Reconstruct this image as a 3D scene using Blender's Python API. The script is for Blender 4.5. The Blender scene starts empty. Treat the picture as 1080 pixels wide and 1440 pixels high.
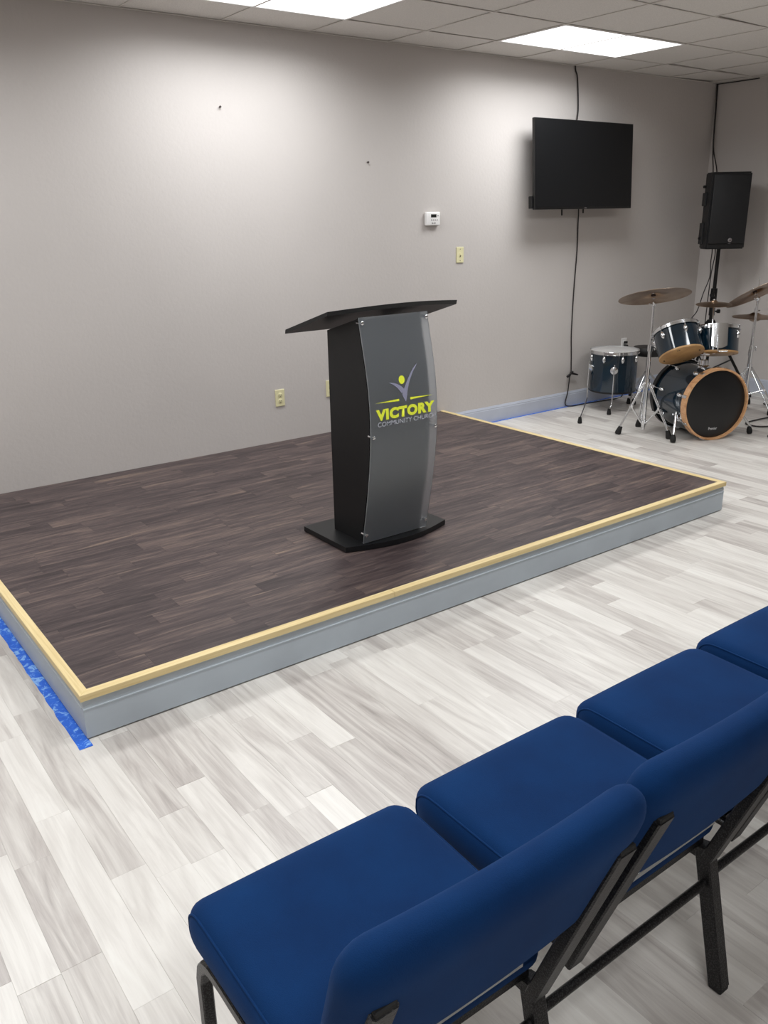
import bpy, bmesh, math, random
from mathutils import Vector, Matrix, noise
random.seed(7)
PI = math.pi
SC = bpy.context.scene
COL = SC.collection

# ------------------------------------------------------------------ camera, world, exposure
H = 2.732
cam_d = bpy.data.cameras.new('camera'); cam = bpy.data.objects.new('camera', cam_d); COL.objects.link(cam)
yaw, pitch, roll, FPX = 0.6341, 0.3381, -0.0177, 1184.8
CAM = Vector((-7.566, -5.037, 1.646))
fwd = Vector((math.sin(yaw)*math.cos(pitch), math.cos(yaw)*math.cos(pitch), -math.sin(pitch)))
r0 = Vector((math.cos(yaw), -math.sin(yaw), 0)); u0 = r0.cross(fwd)
rt = math.cos(roll)*r0 + math.sin(roll)*u0
up = -math.sin(roll)*r0 + math.cos(roll)*u0
m = Matrix((rt, up, -fwd)).transposed().to_4x4(); m.translation = CAM
cam.matrix_world = m
cam_d.sensor_fit = 'VERTICAL'; cam_d.sensor_height = 36; cam_d.lens = FPX*36/1440; cam_d.clip_start = .02
SC.camera = cam
w = bpy.data.worlds.new('world'); SC.world = w; w.use_nodes = True
w.node_tree.nodes['Background'].inputs[0].default_value = (.5, .5, .5, 1)
w.node_tree.nodes['Background'].inputs[1].default_value = .05
SC.view_settings.view_transform = 'Standard'; SC.view_settings.look = 'None'
SC.view_settings.gamma = 1; SC.view_settings.use_curve_mapping = False
SC.view_settings.exposure = 0.0
LENS_GLOW = 3.0
LAMP_WATTS = 24.0

# ------------------------------------------------------------------ materials
def lin(c):
    return tuple((x/255/12.92 if x/255 <= .04045 else ((x/255+.055)/1.055)**2.4) for x in c) + (1,)
def mat(name, rgb, rough=.5, metal=0, spec=.5, **kw):
    mt = bpy.data.materials.new(name); mt.use_nodes = True
    b = mt.node_tree.nodes['Principled BSDF']
    b.inputs['Base Color'].default_value = lin(rgb); b.inputs['Roughness'].default_value = rough
    b.inputs['Metallic'].default_value = metal; b.inputs['Specular IOR Level'].default_value = spec
    for k, v in kw.items(): b.inputs[k.replace('_', ' ')].default_value = v
    return mt
def N(mt, t, **kw):
    n = mt.node_tree.nodes.new(t)
    for k, v in kw.items():
        if hasattr(n, k): setattr(n, k, v)
        else: n.inputs[k].default_value = v
    return n
def L(mt, a, b): mt.node_tree.links.new(a, b)
def bsdf(mt): return mt.node_tree.nodes['Principled BSDF']
def ramp(mt, fac, stops):
    r = N(mt, 'ShaderNodeValToRGB'); e = r.color_ramp.elements
    while len(e) > 1: e.remove(e[-1])
    e[0].position = stops[0][0]; e[0].color = lin(stops[0][1])
    for p, c in stops[1:]:
        x = e.new(p); x.color = lin(c)
    L(mt, fac, r.inputs[0]); return r.outputs[0]
def coords(mt, scale, obj=False):
    if obj: src = N(mt, 'ShaderNodeTexCoord').outputs['Object']
    else: src = N(mt, 'ShaderNodeNewGeometry').outputs['Position']
    mp = N(mt, 'ShaderNodeMapping'); mp.inputs['Scale'].default_value = scale; L(mt, src, mp.inputs[0]); return mp.outputs[0]
def bump(mt, h, strength=.2, dist=.002):
    b = N(mt, 'ShaderNodeBump'); b.inputs['Strength'].default_value = strength; b.inputs['Distance'].default_value = dist
    L(mt, h, b.inputs['Height']); L(mt, b.outputs[0], bsdf(mt).inputs['Normal'])
def mottled(name, rgb, rough, scale, amt, bscale=None, bst=.15, bd=.002, obj=True, metal=0, spec=.5, coord=(1, 1, 1)):
    mt = mat(name, rgb, rough, metal, spec)
    c = coords(mt, coord, obj); n = N(mt, 'ShaderNodeTexNoise', Scale=scale, Detail=4.0); L(mt, c, n.inputs[0])
    lo = tuple(x*(1-amt) for x in rgb); hi = tuple(min(255, x*(1+amt)) for x in rgb)
    L(mt, ramp(mt, n.outputs[0], [(.3, lo), (.7, hi)]), bsdf(mt).inputs['Base Color'])
    if bscale:
        n2 = N(mt, 'ShaderNodeTexNoise', Scale=bscale, Detail=3.0); L(mt, c, n2.inputs[0]); bump(mt, n2.outputs[0], bst, bd)
    return mt

M = {}
M['wall'] = mottled('wall_paint', (197, 191, 187), .75, 1.2, .012, 42, .35, .004, obj=False, spec=.25)
M['tile'] = mottled('ceiling_tile_board', (224, 220, 215), .95, 260, .05, 300, .3, .001, obj=False, spec=.1)
M['grid'] = mat('ceiling_grid_paint', (216, 211, 205), .7)
M['void'] = mat('ceiling_void', (40, 37, 35), .95)
M['baseboard'] = mottled('blue_grey_baseboard_paint', (186, 191, 203), .45, 6, .02)
M['skirt'] = mottled('blue_grey_skirt_paint', (176, 185, 193), .5, 5, .02, 60, .05)
M['black'] = mottled('black_laminate', (17, 18, 20), .42, 40, .1, 500, .1, .0006, spec=.4)
M['black_tex'] = mottled('black_speaker_body', (20, 20, 22), .6, 60, .1, 300, .3, .001)
M['black_metal'] = mat('black_metal', (16, 16, 17), .38, .3)
M['rubber'] = mat('black_rubber', (14, 13, 13), .7)
M['cable'] = mat('dark_cable', (32, 28, 28), .55)
M['screen'] = mat('tv_screen', (14, 15, 17), .34, spec=.35)
M['bezel'] = mat('tv_bezel', (10, 10, 11), .3)
M['chrome'] = mat('chrome', (225, 226, 228), .13, 1)
M['steel'] = mat('steel', (170, 172, 175), .25, 1)
M['white_plastic'] = mat('white_plastic', (236, 234, 232), .4)
M['grey_print'] = mat('grey_print', (150, 148, 148), .6)
M['lcd'] = mat('lcd_display', (26, 30, 28), .3)
M['ivory'] = mat('ivory_plastic', (226, 219, 176), .4)
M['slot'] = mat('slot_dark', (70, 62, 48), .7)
M['nail'] = mat('nail_dark', (60, 50, 46), .6)
M['yellow'] = mat('yellow_vinyl', (226, 236, 62), .45)
M['greyvinyl'] = mat('grey_violet_vinyl', (138, 138, 160), .45)
M['greyvinyl2'] = mat('grey_vinyl', (180, 182, 192), .45)
M['shell'] = mottled('teal_blue_lacquer', (7, 31, 45), .1, 14, .16, spec=.6, coord=(1, 1, .15))
bsdf(M['shell']).inputs['Coat Weight'].default_value = .35; bsdf(M['shell']).inputs['Coat Roughness'].default_value = .04
M['head'] = mat('clear_coated_head', (188, 186, 184), .4, spec=.4)
M['black_head'] = mottled('black_drum_head', (16, 16, 18), .35, 3, .1)
M['throne'] = mat('black_vinyl', (22, 20, 20), .5)
M['print_white'] = mat('white_print', (205, 205, 205), .5)
M['silver_badge'] = mat('silver_badge', (170, 165, 168), .3, .8)
M['brass_clip'] = mat('felt', (60, 45, 40), .8)
# frosted acrylic
M['acrylic'] = mat('frosted_acrylic', (214, 219, 224), .32, spec=.6, Transmission_Weight=.91, IOR=1.45)
M['clear'] = mat('clear_acrylic_post', (220, 224, 228), .15, Transmission_Weight=.6, IOR=1.45)
# natural wood rim of the drums and pale pine trim
def wood(name, lo, mid, hi, scale, rough=.45, axis_scale=(1, 1, 1), spec=.5):
    mt = mat(name, mid, rough, spec=spec); c = coords(mt, axis_scale, True)
    n = N(mt, 'ShaderNodeTexNoise', Scale=scale, Detail=6.0, Roughness=.65, Distortion=.6); L(mt, c, n.inputs[0])
    L(mt, ramp(mt, n.outputs[0], [(.3, lo), (.5, mid), (.72, hi)]), bsdf(mt).inputs['Base Color']); return mt
M['maple'] = wood('maple_hoop', (176, 124, 84), (205, 156, 112), (220, 176, 134), 9, .32, (1, 1, 3))
M['tan_head'] = wood('tan_resonant_head', (158, 118, 74), (178, 138, 90), (196, 156, 108), 5, .4)
M['pine_x'] = wood('pine_trim_long', (206, 182, 128), (221, 199, 147), (230, 211, 163), 14, .55, (.15, 5, 5))
M['pine_y'] = wood('pine_trim_cross', (206, 182, 128), (221, 199, 147), (230, 211, 163), 14, .55, (5, .15, 5))
# cymbal bronze
def bronze():
    mt = mat('cymbal_bronze', (150, 120, 92), .32, 1)
    c = coords(mt, (1, 1, 1), True)
    wv = N(mt, 'ShaderNodeTexWave', wave_type='RINGS', rings_direction='Z', Scale=60.0, Distortion=1.5); L(mt, c, wv.inputs[0])
    n = N(mt, 'ShaderNodeTexNoise', Scale=7.0, Detail=3.0); L(mt, c, n.inputs[0])
    mx = N(mt, 'ShaderNodeMath', operation='MULTIPLY_ADD'); mx.inputs[1].default_value = .3; L(mt, wv.outputs[1], mx.inputs[0]); L(mt, n.outputs[0], mx.inputs[2])
    L(mt, ramp(mt, mx.outputs[0], [(.35, (122, 96, 78)), (.6, (162, 134, 108)), (.85, (178, 158, 140))]), bsdf(mt).inputs['Base Color'])
    return mt
M['bronze'] = bronze()
# blue painter's tape with pale torn streaks
def tape():
    mt = mat('blue_painters_tape', (28, 98, 205), .6); c = coords(mt, (1, 1, 1))
    n = N(mt, 'ShaderNodeTexNoise', Scale=28.0, Detail=5.0, Roughness=.7, Distortion=1.0); L(mt, c, n.inputs[0])
    L(mt, ramp(mt, n.outputs[0], [(.3, (14, 80, 192)), (.52, (26, 100, 208)), (.60, (130, 176, 230))]), bsdf(mt).inputs['Base Color']); return mt
M['tape'] = tape()
# chair fabric
def fabric():
    mt = mat('royal_blue_fabric', (18, 60, 125), .9, spec=.15, Sheen_Weight=.1, Sheen_Roughness=.5)
    bsdf(mt).inputs['Sheen Tint'].default_value = lin((90, 140, 220))
    c = coords(mt, (1, 1, 1), True)
    n = N(mt, 'ShaderNodeTexNoise', Scale=700.0, Detail=2.0); L(mt, c, n.inputs[0])
    n2 = N(mt, 'ShaderNodeTexNoise', Scale=6.0, Detail=3.0); L(mt, c, n2.inputs[0])
    ad = N(mt, 'ShaderNodeMath', operation='MULTIPLY_ADD'); ad.inputs[1].default_value = .5; L(mt, n.outputs[0], ad.inputs[0]); L(mt, n2.outputs[0], ad.inputs[2])
    L(mt, ramp(mt, ad.outputs[0], [(.5, (5, 37, 78)), (1.0, (7, 48, 94))]), bsdf(mt).inputs['Base Color'])
    bump(mt, n.outputs[0], .35, .0012); return mt
M['fabric'] = fabric()
def hammered():
    mt = mat('hammered_charcoal_metal', (52, 51, 52), .38, .65)
    c = coords(mt, (1, 1, 1), True)
    v = N(mt, 'ShaderNodeTexVoronoi', Scale=260.0); L(mt, c, v.inputs[0])
    L(mt, ramp(mt, v.outputs[0], [(0, (72, 71, 72)), (.6, (36, 35, 36))]), bsdf(mt).inputs['Base Color'])
    bump(mt, v.outputs[0], .5, .001); return mt
M['frame'] = hammered()

# plank materials: a per-plank 'tone' and 'seed' stored on the mesh
def plank_mat(name, axis, tones, grain_amt, rough, spec, streak):
    mt = mat(name, (200, 200, 200), rough, spec=spec)
    at = N(mt, 'ShaderNodeAttribute', attribute_name='tone'); sd = N(mt, 'ShaderNodeAttribute', attribute_name='seed')
    pos = N(mt, 'ShaderNodeNewGeometry').outputs['Position']
    cb = N(mt, 'ShaderNodeCombineXYZ'); L(mt, sd.outputs['Fac'], cb.inputs[2])
    va = N(mt, 'ShaderNodeVectorMath', operation='ADD'); L(mt, pos, va.inputs[0]); L(mt, cb.outputs[0], va.inputs[1])
    s1 = (17, 1.7, 1) if axis == 'Y' else (1.6, 14, 1)
    s2 = (120, 3, 1) if axis == 'Y' else (5, 90, 1)
    m1 = N(mt, 'ShaderNodeMapping'); m1.inputs['Scale'].default_value = s1; L(mt, va.outputs[0], m1.inputs[0])
    m2 = N(mt, 'ShaderNodeMapping'); m2.inputs['Scale'].default_value = s2; L(mt, va.outputs[0], m2.inputs[0])
    n1 = N(mt, 'ShaderNodeTexNoise', Scale=1.0, Detail=4.0, Distortion=1.8, Roughness=.55); L(mt, m1.outputs[0], n1.inputs[0])
    n2 = N(mt, 'ShaderNodeTexNoise', Scale=1.0, Detail=6.0, Distortion=.8, Roughness=.7); L(mt, m2.outputs[0], n2.inputs[0])
    # tone + (n1-.5)*a + (n2-.5)*b
    a = N(mt, 'ShaderNodeMath', operation='MULTIPLY_ADD'); a.inputs[1].default_value = grain_amt; L(mt, n1.outputs[0], a.inputs[0]); L(mt, at.outputs['Fac'], a.inputs[2])
    b = N(mt, 'ShaderNodeMath', operation='MULTIPLY_ADD'); b.inputs[1].default_value = streak; L(mt, n2.outputs[0], b.inputs[0]); L(mt, a.outputs[0], b.inputs[2])
    c = N(mt, 'ShaderNodeMath', operation='SUBTRACT'); L(mt, b.outputs[0], c.inputs[0]); c.inputs[1].default_value = (grain_amt+streak)/2
    L(mt, ramp(mt, c.outputs[0], tones), bsdf(mt).inputs['Base Color'])
    bump(mt, n2.outputs[0], .12, .0006)
    return mt
M['floor_plank'] = plank_mat('pale_ash_plank', 'Y', [(0, (142, 135, 130)), (.25, (180, 173, 168)), (.5, (205, 200, 194)), (.75, (221, 217, 211)), (1, (230, 228, 222))], .9, .34, .45, .42)
M['stage_plank'] = plank_mat('dark_walnut_plank', 'X', [(0, (42, 34, 35)), (.3, (60, 50, 51)), (.55, (78, 66, 65)), (.8, (102, 87, 81)), (1, (132, 113, 96))], 1.25, .42, .4, 1.5)

def emit(name, rgb, s):
    mt = bpy.data.materials.new(name); mt.use_nodes = True; nt = mt.node_tree; nt.nodes.clear()
    e = nt.nodes.new('ShaderNodeEmission'); o = nt.nodes.new('ShaderNodeOutputMaterial')
    e.inputs[0].default_value = rgb; e.inputs[1].default_value = s; nt.links.new(e.outputs[0], o.inputs[0]); return mt
M['lens'] = emit('troffer_lens_glow', (.985, .99, 1, 1), LENS_GLOW)

# ------------------------------------------------------------------ mesh helpers
def link_mesh(name, me, material, parent=None, smooth=False):
    ob = bpy.data.objects.new(name, me); COL.objects.link(ob)
    if material: me.materials.append(M[material] if isinstance(material, str) else material)
    if smooth:
        for p in me.polygons: p.use_smooth = True
    if parent: ob.parent = parent
    return ob
def obj(name, bm, material, parent=None, smooth=None, label=None):
    """link a bmesh; smooth: None flat, or an angle in degrees below which edges are smoothed"""
    bmesh.ops.recalc_face_normals(bm, faces=bm.faces)
    if smooth:
        for f in bm.faces: f.smooth = True
        for e in bm.edges:
            e.smooth = not (len(e.link_faces) == 2 and e.calc_face_angle(0) > math.radians(smooth))
    me = bpy.data.meshes.new(name); bm.to_mesh(me); bm.free()
    ob = link_mesh(name, me, material, parent)
    if label: ob['label'] = label
    return ob
def thing(name, label, cat, loc=(0, 0, 0), rz=0, group=None):
    o = bpy.data.objects.new(name, None); o.empty_display_size = .1; COL.objects.link(o)
    o.location = loc; o.rotation_euler = (0, 0, rz); o['label'] = label; o['category'] = cat
    if group: o['group'] = group
    return o
def tag(o, label, cat, group=None):
    o['label'] = label; o['category'] = cat
    if group: o['group'] = group
    return o
def struct(o): o['kind'] = 'structure'; return o
def nb(): return bmesh.new()
def box(bm, lo, hi, bev=0, seg=1):
    vs = [bm.verts.new((x, y, z)) for x in (lo[0], hi[0]) for y in (lo[1], hi[1]) for z in (lo[2], hi[2])]
    fs = [bm.faces.new([vs[i] for i in q]) for q in ((0, 1, 3, 2), (4, 6, 7, 5), (0, 4, 5, 1), (2, 3, 7, 6), (0, 2, 6, 4), (1, 5, 7, 3))]
    if bev:
        es = list({e for f in fs for e in f.edges})
        bmesh.ops.bevel(bm, geom=es, offset=bev, segments=seg, affect='EDGES', profile=.5)
    return bm
def frame_of(d):
    d = Vector(d).normalized(); a = Vector((0, 0, 1)) if abs(d.z) < .9 else Vector((1, 0, 0))
    x = a.cross(d).normalized(); return x, d.cross(x).normalized(), d
def ring(bm, c, x, y, r, n): return [bm.verts.new(Vector(c)+x*(r*math.cos(2*PI*i/n))+y*(r*math.sin(2*PI*i/n))) for i in range(n)]
def skin(bm, rings, cap0=True, cap1=True, close=False):
    n = len(rings[0])
    for a, b in zip(rings, rings[1:]+([rings[0]] if close else [])):
        for i in range(n): bm.faces.new((a[i], a[(i+1) % n], b[(i+1) % n], b[i]))
    if not close:
        if cap0: bm.faces.new(rings[0][::-1])
        if cap1: bm.faces.new(rings[-1])
def cyl(bm, a, b, r, r2=None, n=14, caps=True):
    a, b = Vector(a), Vector(b); x, y, d = frame_of(b-a)
    skin(bm, [ring(bm, a, x, y, r, n), ring(bm, b, x, y, r if r2 is None else r2, n)], caps, caps); return bm
def lathe(bm, prof, c=(0, 0, 0), axis=(0, 0, 1), n=32, close=False, cap0=True, cap1=True):
    """prof: (radius, height) pairs along the axis"""
    c = Vector(c); x, y, d = frame_of(axis)
    rs = [ring(bm, c+d*h, x, y, max(r, 1e-4), n) for r, h in prof]
    skin(bm, rs, cap0, cap1, close); return bm
def smooth_path(pts, k=6):
    P = [Vector(p) for p in pts]; out = []
    for i in range(len(P)-1):
        p0, p1, p2, p3 = P[max(i-1, 0)], P[i], P[i+1], P[min(i+2, len(P)-1)]
        for j in range(k):
            t = j/k
            out.append(.5*((2*p1)+(-p0+p2)*t+(2*p0-5*p1+4*p2-p3)*t*t+(-p0+3*p1-3*p2+p3)*t**3))
    out.append(P[-1]); return out
def tube(bm, pts, r, n=8, sm=0, sect=None):
    """sweep a round (or given 2-D) section along a polyline with parallel transport"""
    P = smooth_path(pts, sm) if sm else [Vector(p) for p in pts]
    T = []
    for i in range(len(P)):
        a = P[max(i-1, 0)]; b = P[min(i+1, len(P)-1)]; T.append((b-a).normalized())
    x, y, _ = frame_of(T[0]); rs = []
    if sect is None: sect = [(r*math.cos(2*PI*i/n), r*math.sin(2*PI*i/n)) for i in range(n)]
    for i, p in enumerate(P):
        if i:
            q = T[i-1].rotation_difference(T[i]); x = q @ x; y = q @ y
        s = 1
        if 0 < i < len(P)-1:
            ca = (P[i]-P[i-1]).normalized().dot((P[i+1]-P[i]).normalized()); s = 1/max(.5, math.sqrt(max(.05, (1+ca)/2)))
        rs.append([bm.verts.new(p+x*(u*1)+y*(v*s if False else v)) for u, v in sect])
    skin(bm, rs); return bm
def prism(bm, poly, axis, a, b):
    """extrude a 2-D polygon (in the two other axes, in order) between a and b along axis 0/1/2"""
    def P(u, v, t):
        return {0: (t, u, v), 1: (u, t, v), 2: (u, v, t)}[axis]
    A = [bm.verts.new(P(u, v, a)) for u, v in poly]; B = [bm.verts.new(P(u, v, b)) for u, v in poly]
    n = len(poly)
    bm.faces.new(A); bm.faces.new(B[::-1])
    for i in range(n): bm.faces.new((A[i], B[i], B[(i+1) % n], A[(i+1) % n]))
    return bm
def rbox(bm, dims, rad, k=(20, 20, 8), warp=None):
    """rounded cushion: a subdivided box pushed onto an inner box plus an ellipsoid"""
    hx, hy, hz = [d/2 for d in dims]; R = rad
    def pt(p):
        q = Vector(p); inner = Vector((max(-hx+R[0], min(hx-R[0], q.x)), max(-hy+R[1], min(hy-R[1], q.y)), max(-hz+R[2], min(hz-R[2], q.z))))
        d = q-inner; e = Vector((d.x/R[0], d.y/R[1], d.z/R[2]))
        if e.length > 1e-9:
            mx = max(abs(e.x), abs(e.y), abs(e.z)); e = e.normalized()*1.0 if mx > 0 else e
            # only surface points reach the shell
            e = e*1.0
        o = inner+Vector((e.x*R[0], e.y*R[1], e.z*R[2]))
        return warp(o) if warp else o
    cache = {}
    def axis_pts(h, r, n):
        # denser samples within the rounded margins
        a = [-h+r*(1-math.cos(PI/2*i/3)) if False else -h+r*i/3 for i in range(3)]
        mid = [-h+r+(2*h-2*r)*i/(n) for i in range(n+1)]
        return a+mid+[-v for v in a[::-1]]
    X, Y, Z = axis_pts(hx, R[0], k[0]), axis_pts(hy, R[1], k[1]), axis_pts(hz, R[2], max(1, k[2]))
    def V(i, j, l):
        key = (i, j, l)
        if key not in cache: cache[key] = bm.verts.new(pt((X[i], Y[j], Z[l])))
        return cache[key]
    nx, ny, nz = len(X)-1, len(Y)-1, len(Z)-1
    for i in range(nx):
        for j in range(ny):
            bm.faces.new((V(i, j, 0), V(i, j+1, 0), V(i+1, j+1, 0), V(i+1, j, 0)))
            bm.faces.new((V(i, j, nz), V(i+1, j, nz), V(i+1, j+1, nz), V(i, j+1, nz)))
    for i in range(nx):
        for l in range(nz):
            bm.faces.new((V(i, 0, l), V(i+1, 0, l), V(i+1, 0, l+1), V(i, 0, l+1)))
            bm.faces.new((V(i, ny, l), V(i, ny, l+1), V(i+1, ny, l+1), V(i+1, ny, l)))
    for j in range(ny):
        for l in range(nz):
            bm.faces.new((V(0, j, l), V(0, j, l+1), V(0, j+1, l+1), V(0, j+1, l)))
            bm.faces.new((V(nx, j, l), V(nx, j+1, l), V(nx, j+1, l+1), V(nx, j, l+1)))
    return bm
def text_mesh(name, body, size, place, material, parent, bold=0.0, fit=None):
    """flat lettering turned into a mesh; place maps (u, v) of the text to a 3-D point; fit = (width, height) to fill"""
    cu = bpy.data.curves.new(name, 'FONT'); cu.body = body; cu.size = size; cu.offset = bold; cu.resolution_u = 4; cu.space_character = 1.12 if bold > .02 else 1; cu.extrude = 0
    t = bpy.data.objects.new('tmp', cu); COL.objects.link(t)
    dg = bpy.context.evaluated_depsgraph_get(); me = bpy.data.meshes.new_from_object(t.evaluated_get(dg))
    bpy.data.objects.remove(t); me.materials.clear(); me.name = name
    xs = [v.co.x for v in me.vertices]; ys = [v.co.y for v in me.vertices]
    x0, x1, y0, y1 = min(xs), max(xs), min(ys), max(ys)
    for v in me.vertices:
        u, q = v.co.x, v.co.y
        if fit: u = (u-x0)/(x1-x0)*fit[0]; q = (q-y0)/(y1-y0)*fit[1]
        v.co = place(u, q)
    return link_mesh(name, me, material, parent)
def proj(p):
    d = Vector(p)-CAM; z = d.dot(fwd)
    return None if z < .1 else (540+FPX*d.dot(rt)/z, 720-FPX*d.dot(up)/z, z)
def copy_tree(o, parent=None):
    c = o.copy(); COL.objects.link(c); c.parent = parent
    for ch in [k for k in COL.objects if k.parent == o]: copy_tree(ch, c)
    return c

# ------------------------------------------------------------------ room shell
XL, XR, DP, HS = -6.943, -3.259, 2.487, .1737      # stage: left, right, depth from the wall, height
RX0, RY0 = -9.4, -8.2                              # far extents of the room
def wallbox(name, lo, hi, material='wall'):
    return struct(obj(name, box(nb(), lo, hi), material))
wallbox('wall_back', (RX0-.12, 0, -.05), (.12, .12, H+.15))
wallbox('wall_right', (0, RY0-.12, -.05), (.12, 0, H+.15))
wallbox('wall_left', (RX0-.12, RY0-.12, -.05), (RX0, 0, H+.15))
wallbox('wall_front', (RX0, RY0-.12, -.05), (0, RY0, H+.15))

# floor: slab and two-strip planks running away from the wall
floor = struct(obj('floor', box(nb(), (RX0, RY0, -.06), (0, 0, -.005)), mat('floor_underlay', (120, 114, 108), .8)))
def plank_mesh(items, axis_gap=.0004):
    """items: (x0,x1,y0,y1,tone,seed,z1) -> one mesh; each plank an eight-sided slab with a tiny bevel on top"""
    vs, fs, tn, sd = [], [], [], []
    for x0, x1, y0, y1, t, s, z0, z1 in items:
        g, b = .0001, .0005; k = len(vs)
        vs += [(x0+g, y0+g, z0), (x1-g, y0+g, z0), (x1-g, y1-g, z0), (x0+g, y1-g, z0),
               (x0+g, y0+g, z1-b*.6), (x1-g, y0+g, z1-b*.6), (x1-g, y1-g, z1-b*.6), (x0+g, y1-g, z1-b*.6),
               (x0+b, y0+b, z1), (x1-b, y0+b, z1), (x1-b, y1-b, z1), (x0+b, y1-b, z1)]
        for i in range(4):
            j = (i+1) % 4
            fs.append((k+i, k+j, k+4+j, k+4+i)); fs.append((k+4+i, k+4+j, k+8+j, k+8+i))
        fs.append((k+8, k+9, k+10, k+11)); fs.append((k+3, k+2, k+1, k))
        tn += [t]*12; sd += [s]*12
    me = bpy.data.meshes.new('plank'); me.from_pydata(vs, [], fs)
    a = me.attributes.new('tone', 'FLOAT', 'POINT'); a.data.foreach_set('value', tn)
    a = me.attributes.new('seed', 'FLOAT', 'POINT'); a.data.foreach_set('value', sd)
    return me
PW, PL = .0975, .49
known = {-7.3: (-2.966, .2), -7.2025: (-2.806, .9), -7.105: (-3.16, .35), -7.0075: (-3.23, .8), -6.91: (-3.007, .15), -6.8125: (-3.4, .75),
         -6.715: (-3.148, .25), -7.3975: (-3.38, .8), -7.495: (-3.1, .7)}
planks = []
k0 = int((RX0+7.2025)/PW)-1
for k in range(k0, int(7.3/PW)+1):
    x0 = -7.2025+k*PW; x1 = x0+PW
    if x0 < RX0-PW: continue
    rng = random.Random(1000+k)
    ph = rng.random()*PL; first_tone = None
    for kx, (yy, tt) in known.items():
        if abs(kx-x0) < .01: ph = yy % PL; first_tone = (yy, tt)
    y = RY0-(PL-ph)-PL; y = math.floor((RY0-ph)/PL)*PL+ph
    last = .5
    while y < 0:
        t = rng.choice([.1, .3, .45, .6, .7, .8, .9]); 
        if abs(t-last) < .1: t = rng.choice([.2, .55, .9])
        if first_tone and abs(y-first_tone[0]) < .025: t = first_tone[1]
        last = t
        LL = PL if (first_tone and abs(y+PL-first_tone[0]) < .02) else rng.choice([.49, .49, .62, .80, .98])
        if first_tone and y < first_tone[0]-.02 < y+LL-.03: LL = max(first_tone[0]-y, .02)
        a, b, c, d = max(x0, RX0), min(x1, 0), max(y, RY0), min(y+LL, 0)
        if b-a > .004 and d-c > .004: planks.append((a, b, c, d,   .29+t*.44, rng.random()*40))
        y += LL
inside, rest = [], []
for p in planks:
    cx, cy = (p[0]+p[1])/2, (p[2]+p[3])/2
    under = XL+.03 < p[0] and p[1] < XR-.03 and p[2] > -DP+.03
    vis = False
    for q in ((cx, p[2]), (cx, p[3]), (cx, cy)):
        r = proj((q[0], q[1], 0))
        if r and -30 < r[0] < 1110 and 400 < r[1] < 1470: vis = True
    # planks covered by the near seats
    (inside if vis and not under else rest).append(p)
inside.sort(key=lambda p: (Vector(((p[0]+p[1])/2, (p[2]+p[3])/2, 0))-CAM).length)
rest += inside[300:]; inside = inside[:300]
for p in inside:
    dz = random.uniform(-.0003, .0003)
    link_mesh('floor_plank', plank_mesh([p+(-.004, dz)]), 'floor_plank', floor)
o = link_mesh('far_floor_planks', plank_mesh([p+(-.004, 0) for p in rest]), 'floor_plank', floor); o['kind'] = 'stuff'

# ceiling: dark plenum board, T-bar grid, loose mineral tiles
T = .6096; OX, OY = -.11, -.406
ceiling = struct(obj('ceiling', box(nb(), (RX0, RY0, H+.09), (0, 0, H+.13)), 'void'))
lights = [(-3.16, -.406), (-5.60, -.406), (-8.04, -.406)]
for yy in (-2.844, -5.282):
    for xx in ((-3.16, -5.60, -8.04) if yy > -5 else (-8.04,)): lights.append((xx, OY-T*round((OY-yy)/T)))  # the lone third-row panel is unseen, added as fill light
LC = set()
def cell(x, y): return (round((x-OX)/T), round((y-OY)/T))
lights = [(OX+T*round((x-OX)/T), y) for x, y in lights]
for x, y in lights:
    i, j = cell(x, y); LC |= {(i, j-1), (i+1, j-1)}
xs = [OX+T*i for i in range(-16, 1)]; ys = [OY-T*j for j in range(0, 14)]
xe = sorted({max(RX0, v) for v in xs}|{RX0, 0}); ye = sorted({max(RY0, v) for v in ys}|{RY0, 0})
gb = nb()
for x in xe:
    if RX0 < x < 0: box(gb, (x-.008, RY0, H), (x+.008, 0, H+.003)); box(gb, (x-.001, RY0, H+.004), (x+.001, 0, H+.035))
for y in ye:
    if RY0 < y < 0: box(gb, (RX0, y-.008, H-.0006), (0, y+.008, H+.0026))
for a, b in (((RX0, -.02), (0, 0)), ((RX0, RY0), (0, RY0+.02)), ((RX0, RY0), (RX0+.02, 0)), ((-.02, RY0), (0, 0))):
    box(gb, (a[0], a[1], H-.001), (b[0], b[1], H+.002))
obj('ceiling_grid', gb, 'grid', ceiling)
rng = random.Random(5)
for xa, xb in zip(xe, xe[1:]):
    for ya, yb in zip(ye, ye[1:]):
        if xb-xa < .02 or yb-ya < .02: continue
        ci = (round((xa-OX)/T), round((ya-OY)/T))
        if xb-xa > .6 and yb-ya > .6 and ci in LC: continue
        b = nb(); g = .0025
        # each board sags or lifts a little, as the loose ones by the wall do
        lift = [rng.uniform(.0035, .006) for _ in range(4)]
        if rng.random() < .18: lift[rng.randrange(4)] += rng.uniform(.008, .02)
        c = [(xa+g, ya+g), (xb-g, ya+g), (xb-g, yb-g), (xa+g, yb-g)]
        lo = [b.verts.new((c[i][0], c[i][1], H+lift[i])) for i in range(4)]
        hi = [b.verts.new((c[i][0], c[i][1], H+lift[i]+.014)) for i in range(4)]
        b.faces.new(lo[::-1]); b.faces.new(hi)
        for i in range(4): b.faces.new((lo[i], lo[(i+1) % 4], hi[(i+1) % 4], hi[i]))
        obj('ceiling_tile', b, 'tile', ceiling)
LT = ['ceiling light panel above the wall television', 'ceiling light panel over the stage, cut by the top of the picture', 'ceiling light panel nearest the back wall, beyond the left of the stage']
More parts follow.
